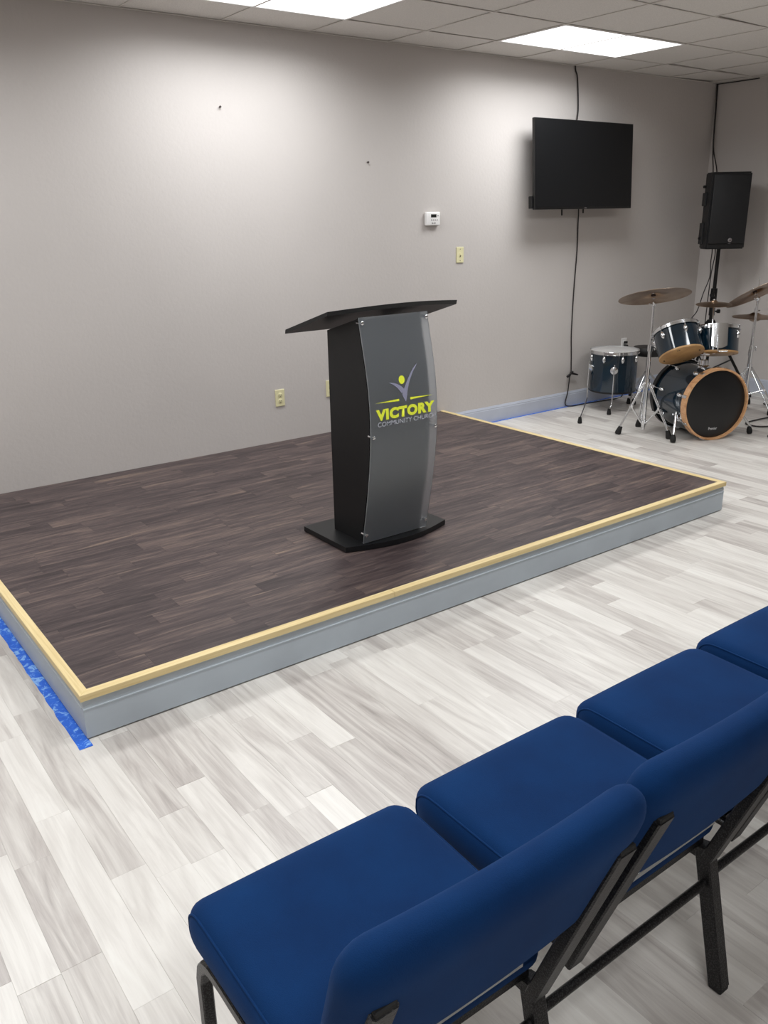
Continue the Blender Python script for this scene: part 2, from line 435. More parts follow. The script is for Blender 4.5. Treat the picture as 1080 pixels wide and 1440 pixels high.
def troffer(x, y, label):
    t = thing('ceiling_light', label, 'light', (x, y-T, H), 0, 'recessed fluorescent troffers in the ceiling')
    b = nb(); w_, d_ = 2*T, T
    for lo, hi in (((.003, .003), (w_-.003, .018)), ((.003, d_-.018), (w_-.003, d_-.003)), ((.003, .018), (.018, d_-.018)), ((w_-.018, .018), (w_-.003, d_-.018))):
        box(b, (lo[0], lo[1], -.0015), (hi[0], hi[1], .03))
    obj('light_frame', b, 'white_plastic', t)
    obj('diffuser', box(nb(), (.018, .018, .002), (w_-.018, d_-.018, .008)), 'lens', t)
    ld = bpy.data.lights.new('lamp', 'AREA'); ld.shape = 'RECTANGLE'; ld.size = w_-.05; ld.size_y = d_-.05
    ld.energy = LAMP_WATTS; ld.spread = math.radians(160); ld.color = (.955, .982, 1)
    lo_ = bpy.data.objects.new('lamp', ld); COL.objects.link(lo_); lo_.parent = t; lo_.location = (T, T/2, -.003)
    obj('housing', box(nb(), (.012, .012, .03), (w_-.012, d_-.012, .08)), 'white_plastic', t)
for i, (x, y) in enumerate(lights):
    if i < 3: lb = LT[i]
    else: lb = 'ceiling light panel in the %s row, ' % ['second', 'added unseen third'][(i-3)//3] + ['on the drum side', 'in the middle', 'on the side away from the drums'][i % 3 if i < 6 else 2]
    troffer(x, y, lb)

# baseboards
def bb_profile(h): return [(0, 0), (-.014, 0), (-.014, h-.028), (-.0115, h-.024), (-.0125, h-.016), (-.008, h-.006), (-.006, h), (0, h)]
struct(obj('baseboard_back', prism(nb(), bb_profile(.132), 0, XR, 0), 'baseboard'))
b = nb(); prism(b, [(x, z) for x, z in bb_profile(.132)], 1, RY0, -.014); struct(obj('baseboard_right', b, 'baseboard'))
# painter's tape
b = nb(); box(b, (XR+.02, -.036, .0006), (-.25, -.0145, .0012)); tag(obj('painters_tape', b, 'tape'), 'strip of blue painters tape on the floor along the back wall baseboard beside the drums', 'tape')
b = nb(); random.seed(3)
e0, e1 = [], []
for i in range(60):
    y = -2.53+i*2.5/59
    e0.append((XL-.040+random.uniform(-.0025, .0025)-(.004 if 25 < i < 27 else 0), y)); e1.append((XL+.004, y))
vsA = [b.verts.new((x, y, .0012)) for x, y in e0]; vsB = [b.verts.new((x, y, .0012)) for x, y in e1]
vsC = [b.verts.new((x, y, .0004)) for x, y in e0]; vsD = [b.verts.new((x, y, .0004)) for x, y in e1]
for i in range(59):
    b.faces.new((vsA[i], vsB[i], vsB[i+1], vsA[i+1])); b.faces.new((vsC[i], vsA[i], vsA[i+1], vsC[i+1])); b.faces.new((vsB[i], vsD[i], vsD[i+1], vsB[i+1]))
b.faces.new((vsA[0], vsC[0], vsD[0], vsB[0]))
tag(obj('painters_tape', b, 'tape'), 'blue painters tape with pale torn streaks along the left side of the stage', 'tape')

# ------------------------------------------------------------------ stage
stage = thing('stage', 'low rectangular stage with dark wood planks, pale pine edging and blue-grey skirt', 'stage', ((XL+XR)/2, -DP/2, 0))
sx, sy = (XL+XR)/2, -DP/2
def S(o):                       # parts are modelled in world space, the thing sits at its base centre
    o.matrix_parent_inverse = Matrix.Translation((-sx, -sy, 0)); return o
S(obj('platform_deck', box(nb(), (XL+.02, -DP+.02, .004), (XR-.02, -.001, HS-.012)), mat('plywood_deck', (120, 96, 70), .8), stage))
TW, TT, OV = .034, .024, .006
i0, i1, j0 = XL-OV+TW, XR+OV-TW, -DP-OV+TW
random.seed(21)
row = 0; y = -.002
SPW, SPL = .0975, .46
while y > j0:
    y0 = max(y-SPW, j0)
    x = i0-random.random()*SPL
    while x < i1:
        a, c = max(x, i0), min(x+SPL, i1)
        if c-a > .01 and y-y0 > .004:
            S(link_mesh('stage_plank', plank_mesh([(a, c, y0, y, random.choice([.36, .42, .46, .5, .54, .6]), random.random()*50, HS-.012, HS-.003)]), 'stage_plank', stage))
        x += SPL
    y -= SPW; row += 1
# pine edging: mitred strips
def trimpiece(corners, m_, lb=None):
    b = nb(); prism(b, corners, 2, HS-TT, HS)
    bmesh.ops.bevel(b, geom=[e for e in b.edges if all(v.co.z > HS-.001 for v in e.verts)], offset=.0012, segments=1, affect='EDGES')
    return S(obj('edge_trim', b, m_, stage))
ox0, ox1, oy = XL-OV, XR+OV, -DP-OV
trimpiece([(ox0, oy), (ox0+TW, oy+TW), (ox0+TW, -.001), (ox0, -.001)], 'pine_y')
trimpiece([(ox1, oy), (ox1, -.001), (ox1-TW, -.001), (ox1-TW, oy+TW)], 'pine_y')
sm = -5.647
trimpiece([(ox0, oy), (sm-.0008, oy), (sm-.0008, oy+TW), (ox0+TW, oy+TW)], 'pine_x')
trimpiece([(sm+.0008, oy), (ox1, oy), (ox1-TW, oy+TW), (sm+.0008, oy+TW)], 'pine_x')
# skirt boards with a beaded top edge, raised a hair off the floor
zt = HS-TT-.003
def sk(sign): return [(0, .006), (0, zt-.036), (.0022, zt-.034), (.0022, zt-.030), (-.001, zt-.0285), (-.002, zt-.024), (-.001, zt-.020), (-.003, zt-.012), (-.005, zt-.007), (-.005, zt), (-.016, zt), (-.016, .006)]
b = nb(); prism(b, [(-DP-d, z) for d, z in sk(1)], 0, XL, XR); S(obj('skirt_board', b, 'skirt', stage))
b = nb(); prism(b, [(XL-d, z) for d, z in sk(1)], 1, -DP+.0165, -.001); S(obj('skirt_board', b, 'skirt', stage))
b = nb(); prism(b, [(XR+d, z) for d, z in sk(1)], 1, -DP+.0165, -.001); S(obj('skirt_board', b, 'skirt', stage))

# ------------------------------------------------------------------ lectern
LX = -5.26
lect = thing('lectern', 'black lectern with a bowed frosted acrylic front panel standing on the stage', 'lectern', (LX, -1.85, HS-.003))
def P_(o): o.matrix_parent_inverse = Matrix.Translation((-LX, 1.85, -(HS-.003))); return o
z0 = HS-.003
def bowed(x0, x1, yb, yf, bow, n=14):
    pts = [(x0, yb), (x0, yf)]
    for i in range(1, n): 
        t = i/n; pts.append((x0+(x1-x0)*t, yf-bow*math.sin(PI*t)))
    return pts+[(x1, yf), (x1, yb)]
b = nb(); prism(b, bowed(-5.562, -4.958, -1.64, -2.008, .068), 2, z0+.003, z0+.028); P_(obj('base_plate', b, 'black', lect))
b = nb()
for fx in (-5.52, -5.0):
    for fy in (-1.68, -1.96): cyl(b, (fx, fy, z0+.0005), (fx, fy, z0+.004), .015, n=12)
P_(obj('foot_pads', b, 'rubber', lect))
def prof(z):                     # outer face of the acrylic panel (y) against height
    K = [(.20, -2.026), (.34, -2.058), (.48, -2.084), (.62, -2.104), (.76, -2.113), (.90, -2.107), (1.02, -2.087), (1.13, -2.062), (1.245, -2.034)]
    if z <= K[0][0]: return K[0][1]
    for (a, ya), (c, yc) in zip(K, K[1:]):
        if z <= c:
            t = (z-a)/(c-a); return ya+(yc-ya)*t
    return K[-1][1]
def sprof(z):                    # smoothed
    return sum(prof(z+d) for d in (-.06, -.03, 0, .03, .06))/5
ztop = lambda y: 1.268-(y+2.0)*.30 if False else 1.262+(-y-2.0)*.30   # underside line of the tilted top
zb = z0+.028
for xa, xb in ((-5.462, -5.443), (-5.135, -5.116)):
    zs = [zb+(1.235-zb)*i/16 for i in range(17)]
    poly = [(-1.765, zb)]+[(sprof(z)+.034, z) for z in zs]
    yt = sprof(1.235)+.034
    poly += [(yt, 1.247-.018), (-1.765, 1.162-.002)]
    b = nb(); prism(b, poly, 0, xa, xb); P_(obj('side_panel', b, 'black', lect))
# curved front board between the side panels
b = nb(); zs = [zb+(1.22-zb)*i/16 for i in range(17)]
prism(b, [(sprof(z)+.040, z) for z in zs]+[(sprof(z)+.052, z) for z in zs[::-1]], 0, -5.443, -5.135)
P_(obj('front_board', b, 'black', lect, smooth=None))
P_(obj('shelf', box(nb(), (-5.443, -2.0, .85), (-5.135, -1.78, .866)), 'black', lect))
P_(obj('bottom_shelf', box(nb(), (-5.443, -1.97, .30), (-5.135, -1.78, .316)), 'black', lect))
# reading top: tilted board with a bowed front edge
sl = .295
b = nb(); pts = bowed(-5.61, -4.89, -1.64, -1.998, .058)
lo, hi = [], []
for x, y in pts:
    zz = 1.252+(-y-2.0)*sl
    lo.append(b.verts.new((x, y, zz))); hi.append(b.verts.new((x, y-.005, zz+.019)))
b.faces.new(lo); b.faces.new(hi[::-1])
for i in range(len(lo)): b.faces.new((lo[i], hi[i], hi[(i+1) % len(lo)], lo[(i+1) % len(lo)]))
P_(obj('reading_top', b, 'black', lect))
# acrylic sheet
AX0, AX1 = -5.477, -5.100
b = nb(); zs = [.204+(1.238-.204)*i/26 for i in range(27)]
prism(b, [(sprof(z), z) for z in zs]+[(sprof(z)+.006, z) for z in zs[::-1]], 0, AX0, AX1)
P_(obj('acrylic_panel', b, 'acrylic', lect, smooth=25, label='bowed frosted acrylic sheet'))
b = nb()
for xx in (AX0+.012, AX1-.012):
    for zz in (1.215, .725, .245):
        yy = sprof(zz)
        st = nb(); lathe(st, [(.007, .0), (.0085, .002), (.0085, .006), (.006, .008)], (xx, yy, zz), (0, -1, 0), 14); cyl(st, (xx, yy+.0062, zz), (xx, yy+.034, zz), .006, n=12)
        P_(obj('standoff', st, 'chrome', lect, smooth=40))
b.free()
# emblem and lettering lie on the acrylic face
def face(x, z, lift=.0012): return Vector((x, sprof(z)-lift, z))
def decal(name, pts, material, lift=.0012):
    b = nb(); A = [b.verts.new(face(x, z, lift)) for x, z in pts]; f = b.faces.new(A)
    bmesh.ops.triangulate(b, faces=[f]); return P_(obj(name, b, material, lect))
Rw = [(-5.1961, 1.0235), (-5.2231, 1.0048), (-5.2476, .9772), (-5.2697, .9475), (-5.2859, .9209), (-5.2938, .9066), (-5.2992, .8938), (-5.2898, .8772), (-5.2803, .8596), (-5.2738, .8788), (-5.2666, .9126), (-5.2527, .9473), (-5.2281, .9864), (-5.2084, 1.0089)]
Lw = [(-5.3672, .9552), (-5.3437, .9523), (-5.3201, .9443), (-5.2988, .9313), (-5.2854, .9189), (-5.2918, .9082), (-5.3015, .9011), (-5.311, .9146), (-5.3251, .9298), (-5.3438, .9436)]
decal('emblem_wing', Rw, 'greyvinyl', .0014); decal('emblem_wing', Lw, 'greyvinyl')
decal('emblem_dot', [(-5.2948+.0165*math.cos(2*PI*i/28), .9598+.0185*math.sin(2*PI*i/28)) for i in range(28)], 'yellow')
decal('emblem_bar', [(-5.4489, .8753), (-5.3178, .8687), (-5.3177, .8791)], 'yellow')
decal('emblem_bar', [(-5.2548, .8782), (-5.2549, .8677), (-5.1238, .8722)], 'yellow')
P_(text_mesh('lettering', 'VICTORY', 1, lambda u, v: face(-5.448+u, .796+v, .0018), 'yellow', lect, bold=.065, fit=(.331, .050)))
P_(text_mesh('lettering', 'COMMUNITY CHURCH', 1, lambda u, v: face(-5.440+u, .768+v, .0012), 'greyvinyl2', lect, bold=.004, fit=(.330, .021)))

# ------------------------------------------------------------------ things on the back wall
# television
TVY = -.17
tv = thing('television', 'black flat screen television mounted high on the back wall', 'television', (-1.921, TVY, 1.999)); tv.rotation_euler = (-.06, 0, 0)
W_, H_ = 1.162, .656
obj('screen_frame', box(nb(), (-W_/2, 0, -H_/2), (W_/2, .03, H_/2), .004, 2), 'bezel', tv)
obj('screen', box(nb(), (-W_/2+.008, -.0015, -H_/2+.016), (W_/2-.008, .002, H_/2-.008)), 'screen', tv)
obj('rear_housing', box(nb(), (-W_/2+.12, .03, -H_/2+.02), (W_/2-.12, .07, H_/2-.2), .01, 2), 'bezel', tv)
obj('logo_badge', box(nb(), (-.012, -.0035, -H_/2+.004), (.012, -.001, -H_/2+.011)), 'silver_badge', tv)
obj('side_bracket', box(nb(), (-W_/2-.012, .02, -H_/2+.01), (-W_/2+.03, .06, -H_/2+.10), .003), 'black_metal', tv)
mnt = nb(); box(mnt, (-.2, .07, -.2), (-.17, .085, .2)); box(mnt, (.17, .07, -.2), (.2, .085, .2)); cyl(mnt, (0, .075, -.05), (0, .155, -.05), .025); box(mnt, (-.25, .075, -.09), (.25, .09, -.03))
obj('wall_mount', mnt, 'black_metal', tv)
for lx_, ln in ((-.22, .045), (.035, .03)): obj('pull_strap', box(nb(), (lx_-.008, .05, -H_/2-ln), (lx_+.008, .056, -H_/2+.03), .002), 'black_metal', tv)
# cords of the television
b = nb(); tube(b, [(-1.930, -.010, H+.02), (-1.925, -.012, 2.70), (-1.898, -.012, 2.644), (-1.872, -.012, 2.45), (-1.885, -.02, 2.36), (-1.93, -.04, 2.25), (-1.95, -.07, 2.1)], .0055, 8, 5)
tag(obj('electric_cord', b, 'cable', smooth=60), 'dark cord dropping from the ceiling to the top of the television', 'cord')
b = nb(); tube(b, [(-1.90, -.07, 1.80), (-1.82, -.03, 1.68), (-1.795, -.012, 1.55), (-1.786, -.010, 1.351), (-1.797, -.010, 1.059), (-1.80, -.010, .85), (-1.798, -.010, .637), (-1.785, -.012, .45), (-1.779, -.014, .30), (-1.80, -.02, .262), (-1.815, -.02, .135), (-1.85, -.028, .03), (-1.80, -.05, .008), (-1.68, -.06, .008), (-1.55, -.07, .008), (-1.30, -.10, .008), (-1.10, -.06, .008), (-1.06, -.03, .15), (-1.055, -.03, .40), (-1.057, -.025, .47)], .005, 8, 6)
for a_, c_ in (((-1.83, -.02, .27), (-1.76, -.02, .31)), ((-1.79, -.02, .30), (-1.70, -.025, .275))): cyl(b, a_, c_, .012, .006, 8)
tag(obj('extension_cord', b, 'cable', smooth=60), 'brown cord hanging below the television with a taped plug, running along the floor', 'cord')
# thermostat
th = thing('thermostat', 'white thermostat with a small dark display on the back wall', 'thermostat', (-3.388, 0, 1.619))
obj('housing', box(nb(), (-.066, -.028, -.047), (.066, -.002, .047), .006, 3), 'white_plastic', th, smooth=50)
obj('backplate', box(nb(), (-.058, -.004, -.042), (.058, .0, .042)), 'white_plastic', th)
obj('display', box(nb(), (-.022, -.0295, .010), (.028, -.0275, .031)), 'lcd', th)
for bx in (-.018, 0, .018, .036): obj('button', box(nb(), (bx-.005, -.0305, -.012), (bx+.005, -.0275, -.004), .001), 'grey_print', th)
for bx in (-.008, .014): obj('button', box(nb(), (bx-.007, -.0305, -.034), (bx+.007, -.0275, -.025), .001), 'grey_print', th)
obj('button', box(nb(), (.040, -.0305, .016), (.048, -.0275, .026), .001), 'grey_print', th)
# switch and outlets
def plate(name, label, cat, x, z, kind, material='ivory'):
    t = thing(name, label, cat, (x, 0, z))
    obj('cover_plate', box(nb(), (-.036, -.007, -.058), (.036, 0, .058), .003, 2), material, t)
    if kind == 'switch':
        obj('toggle_surround', box(nb(), (-.006, -.009, -.014), (.006, -.006, .014), .001), material, t)
        b = nb(); box(b, (-.004, -.018, -.004), (.004, -.008, .005), .001)
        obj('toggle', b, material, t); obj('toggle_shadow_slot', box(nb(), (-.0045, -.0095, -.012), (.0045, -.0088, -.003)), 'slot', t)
        for sz in (-.042, .042): obj('screw', lathe(nb(), [(.003, 0), (.003, .002)], (0, -.006, sz), (0, -1, 0), 10), 'slot', t)
    else:
        for sz in (-.020, .020):
            r = obj('socket', lathe(nb(), [(.016, 0), (.016, .0028), (.015, .0035)], (0, -.006, sz), (0, -1, 0), 20), material, t, smooth=40)
            b = nb(); box(b, (-.0075, -.0102, sz-.002), (-.005, -.009, sz+.007)); box(b, (.005, -.0102, sz-.002), (.0075, -.009, sz+.006)); lathe(b, [(.0028, 0), (.0028, .001)], (0, -.0092, sz-.009), (0, -1, 0), 10)
            obj('slots', b, 'slot', r)
    return t
plate('light_switch', 'ivory light switch below and beside the white thermostat', 'light switch', -3.104, 1.355, 'switch')
plate('wall_outlet', 'ivory power outlet on the back wall, near the reading top side of the black lectern', 'outlet', -4.735, .476, 'outlet')
plate('wall_outlet', 'power outlet half hidden behind the black side of the lectern', 'outlet', -4.32, .488, 'outlet')
plate('wall_outlet', 'white power outlet with a black plug behind the drums', 'outlet', -1.057, .478, 'outlet', 'white_plastic')
b = nb(); box(b, (-1.075, -.045, .455), (-1.04, -.0105, .478), .004); tube(b, [(-1.05, -.04, .465), (-1.0, -.06, .43), (-.95, -.06, .34), (-.93, -.06, .1), (-.9, -.1, .012)], .004, 6, 5); box(b, (-1.072, -.04, .49), (-1.045, -.0105, .51), .004)
tag(obj('power_plug', b, 'rubber'), 'black plug and cord in the white outlet behind the floor tom', 'plug')
for x, z, lb in ((-5.03, 2.276, 'small dark nail in the bright patch of wall over the stage'), (-3.951, 1.991, 'tiny nail in the wall up to the left of the thermostat')):
    tag(obj('wall_nail', lathe(nb(), [(.004, 0), (.004, .012), (.007, .013), (.006, .016)], (x, 0, z), (0, -1, 0), 10), 'nail'), lb, 'nail')

# ------------------------------------------------------------------ speaker on its stand
SP = Vector((-.42, -.47, 0))
sd = thing('speaker_stand', 'black tripod speaker stand in the corner behind the drums', 'speaker stand', SP)
def sl_(name, bm, material='black_metal', parent=sd, **k): return obj(name, bm, material, parent, **k)
sl_('pole', cyl(nb(), (0, 0, .12), (0, 0, .95), .0195, n=18), smooth=40)
sl_('upper_pole', cyl(nb(), (0, 0, .9), (0, 0, 1.345), .0165, n=18), smooth=40)
b = nb(); cyl(b, (0, 0, .86), (0, 0, .97), .029, n=18); cyl(b, (0, 0, .915), (-.05, -.02, .915), .008, n=8); cyl(b, (-.048, -.019, .915), (-.068, -.026, .915), .021, n=12); sl_('height_clamp', b, smooth=40)
b = nb(); cyl(b, (0, 0, .73), (0, 0, .80), .027, n=16); cyl(b, (0, 0, .765), (.045, -.03, .765), .007, n=8); cyl(b, (.04, -.027, .765), (.06, -.04, .765), .018, n=12); sl_('leg_clamp', b, smooth=40)
b = nb(); lathe(b, [(.036, 0), (.05, .02), (.05, .07), (.034, .09)], (0, 0, .60), (0, 0, 1), 6); sl_('hub', b)
sl_('lower_collar', cyl(nb(), (0, 0, .2), (0, 0, .27), .028, n=14), smooth=40)
tgt = Vector((.17, -.37, 0))
for k in range(3):
    a = math.atan2(tgt.y, tgt.x)+k*2*PI/3; r_ = tgt.length
    if k: r_ = .37
    d = Vector((math.cos(a), math.sin(a), 0))
    leg = sl_('leg', tube(nb(), [d*.035+Vector((0, 0, .64)), d*r_+Vector((0, 0, .02))], .0125, 10), smooth=40)
    sl_('leg_brace', tube(nb(), [d*.03+Vector((0, 0, .23)), d*(.035+(r_-.035)*.48)+Vector((0, 0, .335))], .007, 8), smooth=40)
    obj('rubber_foot', lathe(nb(), [(.02, 0), (.022, .012), (.017, .05)], d*r_+Vector((0, 0, .0005)), (-d.x*.3, -d.y*.3, 1), 12), 'rubber', leg, smooth=40)
ang = math.atan2(-.58, .81)                      # the cabinet faces the viewer's side of the room
spk = thing('loudspeaker', 'black loudspeaker cabinet on the tripod stand in the corner', 'loudspeaker', (SP.x, SP.y, 1.318), ang)
Wd, Hd, Dd = .345, .635, .30
b = nb(); prism(b, [(-Wd/2, -.13), (Wd/2, -.13), (Wd/2, .02), (Wd/2-.09, .17), (-Wd/2+.09, .17), (-Wd/2, .02)], 2, 0, Hd)
bmesh.ops.bevel(b, geom=list(b.edges), offset=.010, segments=2, affect='EDGES'); obj('cabinet', b, 'black_tex', spk, smooth=35)
b = nb(); box(b, (-Wd/2+.012, -.146, .045), (Wd/2-.012, -.128, Hd-.02), .008, 2); obj('grille', b, mottled('speaker_grille', (22, 23, 26), .5, 900, .4, 900, .6, .001), spk, smooth=35)
bd = obj('round_badge', lathe(nb(), [(.0175, 0), (.0175, .003), (.015, .004)], (.03, -.1465, .075), (0, -1, 0), 24), 'silver_badge', spk, smooth=30, label='round silver badge')
obj('badge_mark', box(nb(), (.022, -.1515, .07), (.040, -.1502, .075)), 'black', bd)
obj('name_strip', box(nb(), (.018, -.1475, .044), (.04, -.1455, .047)), 'silver_badge', spk)
for (za, zb_) in ((.14-.1, .22), (.36, .47)):
    obj('side_handle', box(nb(), (-Wd/2-.016, -.05, za), (-Wd/2+.01, .02, zb_), .004), 'black_tex', spk)
for zz in (.09, .52): obj('rigging_bolt', lathe(nb(), [(.012, 0), (.012, .02), (.008, .024)], (-Wd/2-.008, -.02, zz), (-1, 0, 0), 12), 'black_metal', spk)
obj('pole_socket', cyl(nb(), (0, 0, -.005), (0, 0, .01), .03, n=16), 'black_metal', spk)
b = nb(); cr = math.cos(ang); sr = math.sin(ang)
def sw(x, y, z): return (SP.x+x*cr-y*sr, SP.y+x*sr+y*cr, z)
tube(b, [(-.008, -.008, H+.02), (-.03, -.03, 2.55), (-.045, -.05, 2.30), (-.10, -.10, 2.12), sw(-.05, .19, 1.94), sw(-.07, .185, 1.75), sw(-.07, .18, 1.6)], .0055, 7, 5)
tube(b, [(-.006, -.012, H+.015), (-.02, -.03, 2.5), (-.03, -.05, 2.2), sw(-.02, .185, 1.97), sw(-.02, .18, 1.8)], .0055, 7, 5)
tube(b, [(-.006, -.006, H-.004), (-.006, -.2, H-.005), (-.006, -.42, H-.004)], .006, 7, 4)
tag(obj('speaker_cable', b, 'cable', smooth=60), 'pair of dark cables dropping down the room corner to the loudspeaker', 'cable')
b = nb(); tube(b, [sw(-.02, .12, 1.4), sw(-.05, .02, 1.29), sw(-.06, .0, 1.2), (-.56, -.50, 1.08), (-.66, -.52, .95), (-.76, -.54, .80), (-.84, -.53, .70), (-.86, -.5, .4), (-.84, -.45, .012), (-.6, -.3, .009)], .0045, 7, 6)
tube(b, [sw(-.01, .12, 1.4), sw(-.02, .02, 1.28), (-.45, -.44, 1.1), (-.445, -.43, .8), (-.45, -.43, .5)], .0045, 7, 6)
tag(obj('signal_cable', b, 'cable', smooth=60), 'thin cable hanging under the loudspeaker towards the drums', 'cable')

# ------------------------------------------------------------------ drums
def lug(parent, p, nrm, axis, s=1.0):
    """teardrop lug casing on a drum shell"""
    x, y, d = frame_of(nrm); b = nb(); p = Vector(p)
    a = Vector(axis).normalized(); side = a.cross(Vector(nrm)).normalized()
    secs = []
    for t, w_, h in ((-.022, .004, .002), (-.015, .009, .010), (0, .0125, .016), (.015, .009, .010), (.022, .004, .002)):
        c = p+a*t*s
        secs.append([b.verts.new(c+side*(w_*s)*math.cos(PI*i/5)+Vector(nrm)*(h*s)*math.sin(PI*i/5)) for i in range(6)])
    for A, B in zip(secs, secs[1:]):
        for i in range(5): b.faces.new((A[i], A[i+1], B[i+1], B[i]))
    return obj('lug', b, 'chrome', parent, smooth=60)
def drum(root, c, axis, r, h, nl, top='head', bottom=None, hoop_top='chrome', hoop_bot='chrome', lugs_at=(.2, .8), phase=0, short=False):
    """tom or floor tom: shell, hoops, heads, lugs and tension rods; axis points to the batter side"""
    c = Vector(c); x, y, d = frame_of(axis)
    def A(t): return c+d*t
    obj('shell', lathe(nb(), [(r, -h/2), (r, h/2), (r-.006, h/2), (r-.006, -h/2)], c, d, 48, close=True), 'shell', root, smooth=40)
    obj('batter_head', lathe(nb(), [(r+.001, h/2), (r+.001, h/2+.004), (r-.004, h/2+.006), (.001, h/2+.006)], c, d, 48, cap0=True), top, root, smooth=40)
    if bottom:
        bh = obj('resonant_head', lathe(nb(), [(.001, -h/2-.004), (r-.003, -h/2-.004), (r+.002, -h/2), (r+.001, -h/2+.012), (r-.002, -h/2+.012)], c, d, 48, cap1=True), bottom, root, smooth=40)
        if bottom == 'tan_head':
            hb = nb()
            for q in range(4):
                a = phase+.5+q*PI/2
                for da in (-.05, .05):
                    p = A(-h/2-.0045)+x*(r*.80*math.cos(a+da))+y*(r*.80*math.sin(a+da)); lathe(hb, [(.006, 0), (.006, .0012)], p, -d, 10)
            obj('mount_holes', hb, 'slot', bh)
    for s_, m_ in ((1, hoop_top), (-1, hoop_bot)):
        if not m_: continue
        z = s_*h/2
        obj('hoop', lathe(nb(), [(r+.004, z-s_*.016), (r+.013, z-s_*.016), (r+.013, z-s_*.013), (r+.0065, z-s_*.012), (r+.0065, z+s_*.008), (r+.012, z+s_*.010), (r+.010, z+s_*.013), (r+.004, z+s_*.012)], c, d, 48, close=True), m_, root, smooth=40)
    for k in range(nl):
        a = phase+2*PI*k/nl; n_ = x*math.cos(a)+y*math.sin(a)
        for s_ in (1, -1):
            if (s_ == 1 and not hoop_top) or (s_ == -1 and not hoop_bot): continue
            z = s_*(h/2-.055)
            lug(root, A(z)+n_*r, n_, d, 1.3)
            b = nb(); cyl(b, A(z)+n_*(r+.010), A(s_*(h/2+.004))+n_*(r+.010), .0025, n=6); cyl(b, A(s_*(h/2-.008))+n_*(r+.010), A(s_*(h/2+.012))+n_*(r+.010), .005, n=6)
            obj('tension_rod', b, 'chrome', root, smooth=50)

# bass drum: its axis lies on the floor plane
BC = Vector((-1.88, -1.52, .272)); bk = Vector((.375, .927, 0)).normalized(); lt = Vector((.927, -.375, 0)).normalized()
bass = thing('bass_drum', 'teal blue bass drum with a maple hoop and black front head', 'drum', (BC.x, BC.y, 0))
def Bp(o): o.matrix_parent_inverse = Matrix.Translation((-BC.x, -BC.y, 0)); return o
fr = -bk
def Bo(name, bm, material, **k): return Bp(obj(name, bm, material, bass, **k))
R_ = .252
Bo('shell', lathe(nb(), [(R_, .02), (R_, .44), (R_-.007, .44), (R_-.007, .02)], BC, bk, 64, close=True), 'shell', smooth=40)
Bo('front_hoop', lathe(nb(), [(R_+.004, -.012), (R_+.018, -.012), (R_+.018, .042), (R_+.004, .042)], BC, bk, 64, close=True), 'maple', smooth=40, label='natural maple hoop')
Bo('rear_hoop', lathe(nb(), [(R_+.004, .425), (R_+.018, .425), (R_+.018, .463), (R_+.004, .463)], BC, bk, 64, close=True), 'black', smooth=40)
fh = Bo('front_head', lathe(nb(), [(R_+.0035, .03), (R_+.0035, .010), (R_-.004, .007), (.001, .0085)], BC, bk, 64), 'black_head', smooth=40, label='matte black front head')
Bo('batter_head', lathe(nb(), [(.001, .452), (R_, .45), (R_+.0035, .44)], BC, bk, 64), 'head', smooth=40)
p0 = BC+fr*-.0068
def hp(u, v): return p0+lt*u+Vector((0, 0, v-.272))
a_, sl2 = -.034, .0
# small pale lettering low on the front head
def hl(u, v): return hp(-.036+u, .076+v)+fr*.0012
tm = text_mesh('head_lettering', 'Premier', 1, lambda u, v: hl(u, v), 'print_white', fh, bold=.01, fit=(.074, .022)); tm.matrix_parent_inverse = (Matrix.Translation((BC.x, BC.y, 0))).inverted()
fh_inv = Matrix.Translation((-BC.x, -BC.y, 0))
tm.matrix_parent_inverse = Matrix.Identity(4)
for k in range(8):
    a = PI/8+2*PI*k/8+.12; n_ = lt*math.cos(a)+Vector((0, 0, math.sin(a)))
    for s_, z in ((0, .018), (1, .445)):
        c0 = BC+bk*z; b = nb()
        # claw hooking over the hoop, then its rod and T handle
        box(b, (-.012, -.024, -.003), (.012, .024, .004), .002)
        mtx = Matrix((n_.cross(bk), bk, n_)).transposed().to_4x4(); mtx.translation = c0+n_*(R_+.021); b.transform(mtx)
        Bo('claw', b, 'chrome')
        dirn = bk if s_ == 0 else -bk
        b = nb(); q0 = c0+n_*(R_+.016)+dirn*.01; q1 = q0+dirn*.09
        cyl(b, q0, q1, .003, n=6); tt = n_.cross(bk)
        cyl(b, q0-dirn*.03-tt*.0, q0, .005, n=8)
        Bo('tension_rod', b, 'chrome', smooth=50)
        o = lug(bass, BC+bk*(.11 if s_ == 0 else .35)+n_*R_, n_, bk, 1.3); Bp(o)
# spurs
for sgn, ft in ((-1, Vector((-2.175, -1.385, 0))), (1, Vector((-1.50, -1.60, 0)))):
    base = BC+bk*.10+lt*(sgn*R_*.90)+Vector((0, 0, -.09))
    b = nb(); lathe(b, [(.034, 0), (.034, .012), (.022, .022), (.022, .04)], base-lt*(sgn*.008), lt*sgn, 20); cyl(b, base+lt*(sgn*.02)+bk*.02+Vector((0, 0, .01)), base+lt*(sgn*.05)+bk*.02+Vector((0, 0, .01)), .006, n=8)
    spb = Bo('spur_bracket', b, 'chrome', smooth=40)
    q = base+lt*(sgn*.035)
    b = nb(); tube(b, [q+Vector((0, 0, .03)), ft+Vector((0, 0, .06))], .0095, 10); sp_ = Bo('spur', b, 'chrome', smooth=50)
    dv = (q-ft).normalized()
    b = nb(); lathe(b, [(.018, 0), (.022, .015), (.02, .035), (.012, .055)], ft+Vector((0, 0, .004)), (dv.x*.3, dv.y*.3, 1), 14); rf = obj('rubber_tip', b, 'rubber', sp_, smooth=40)
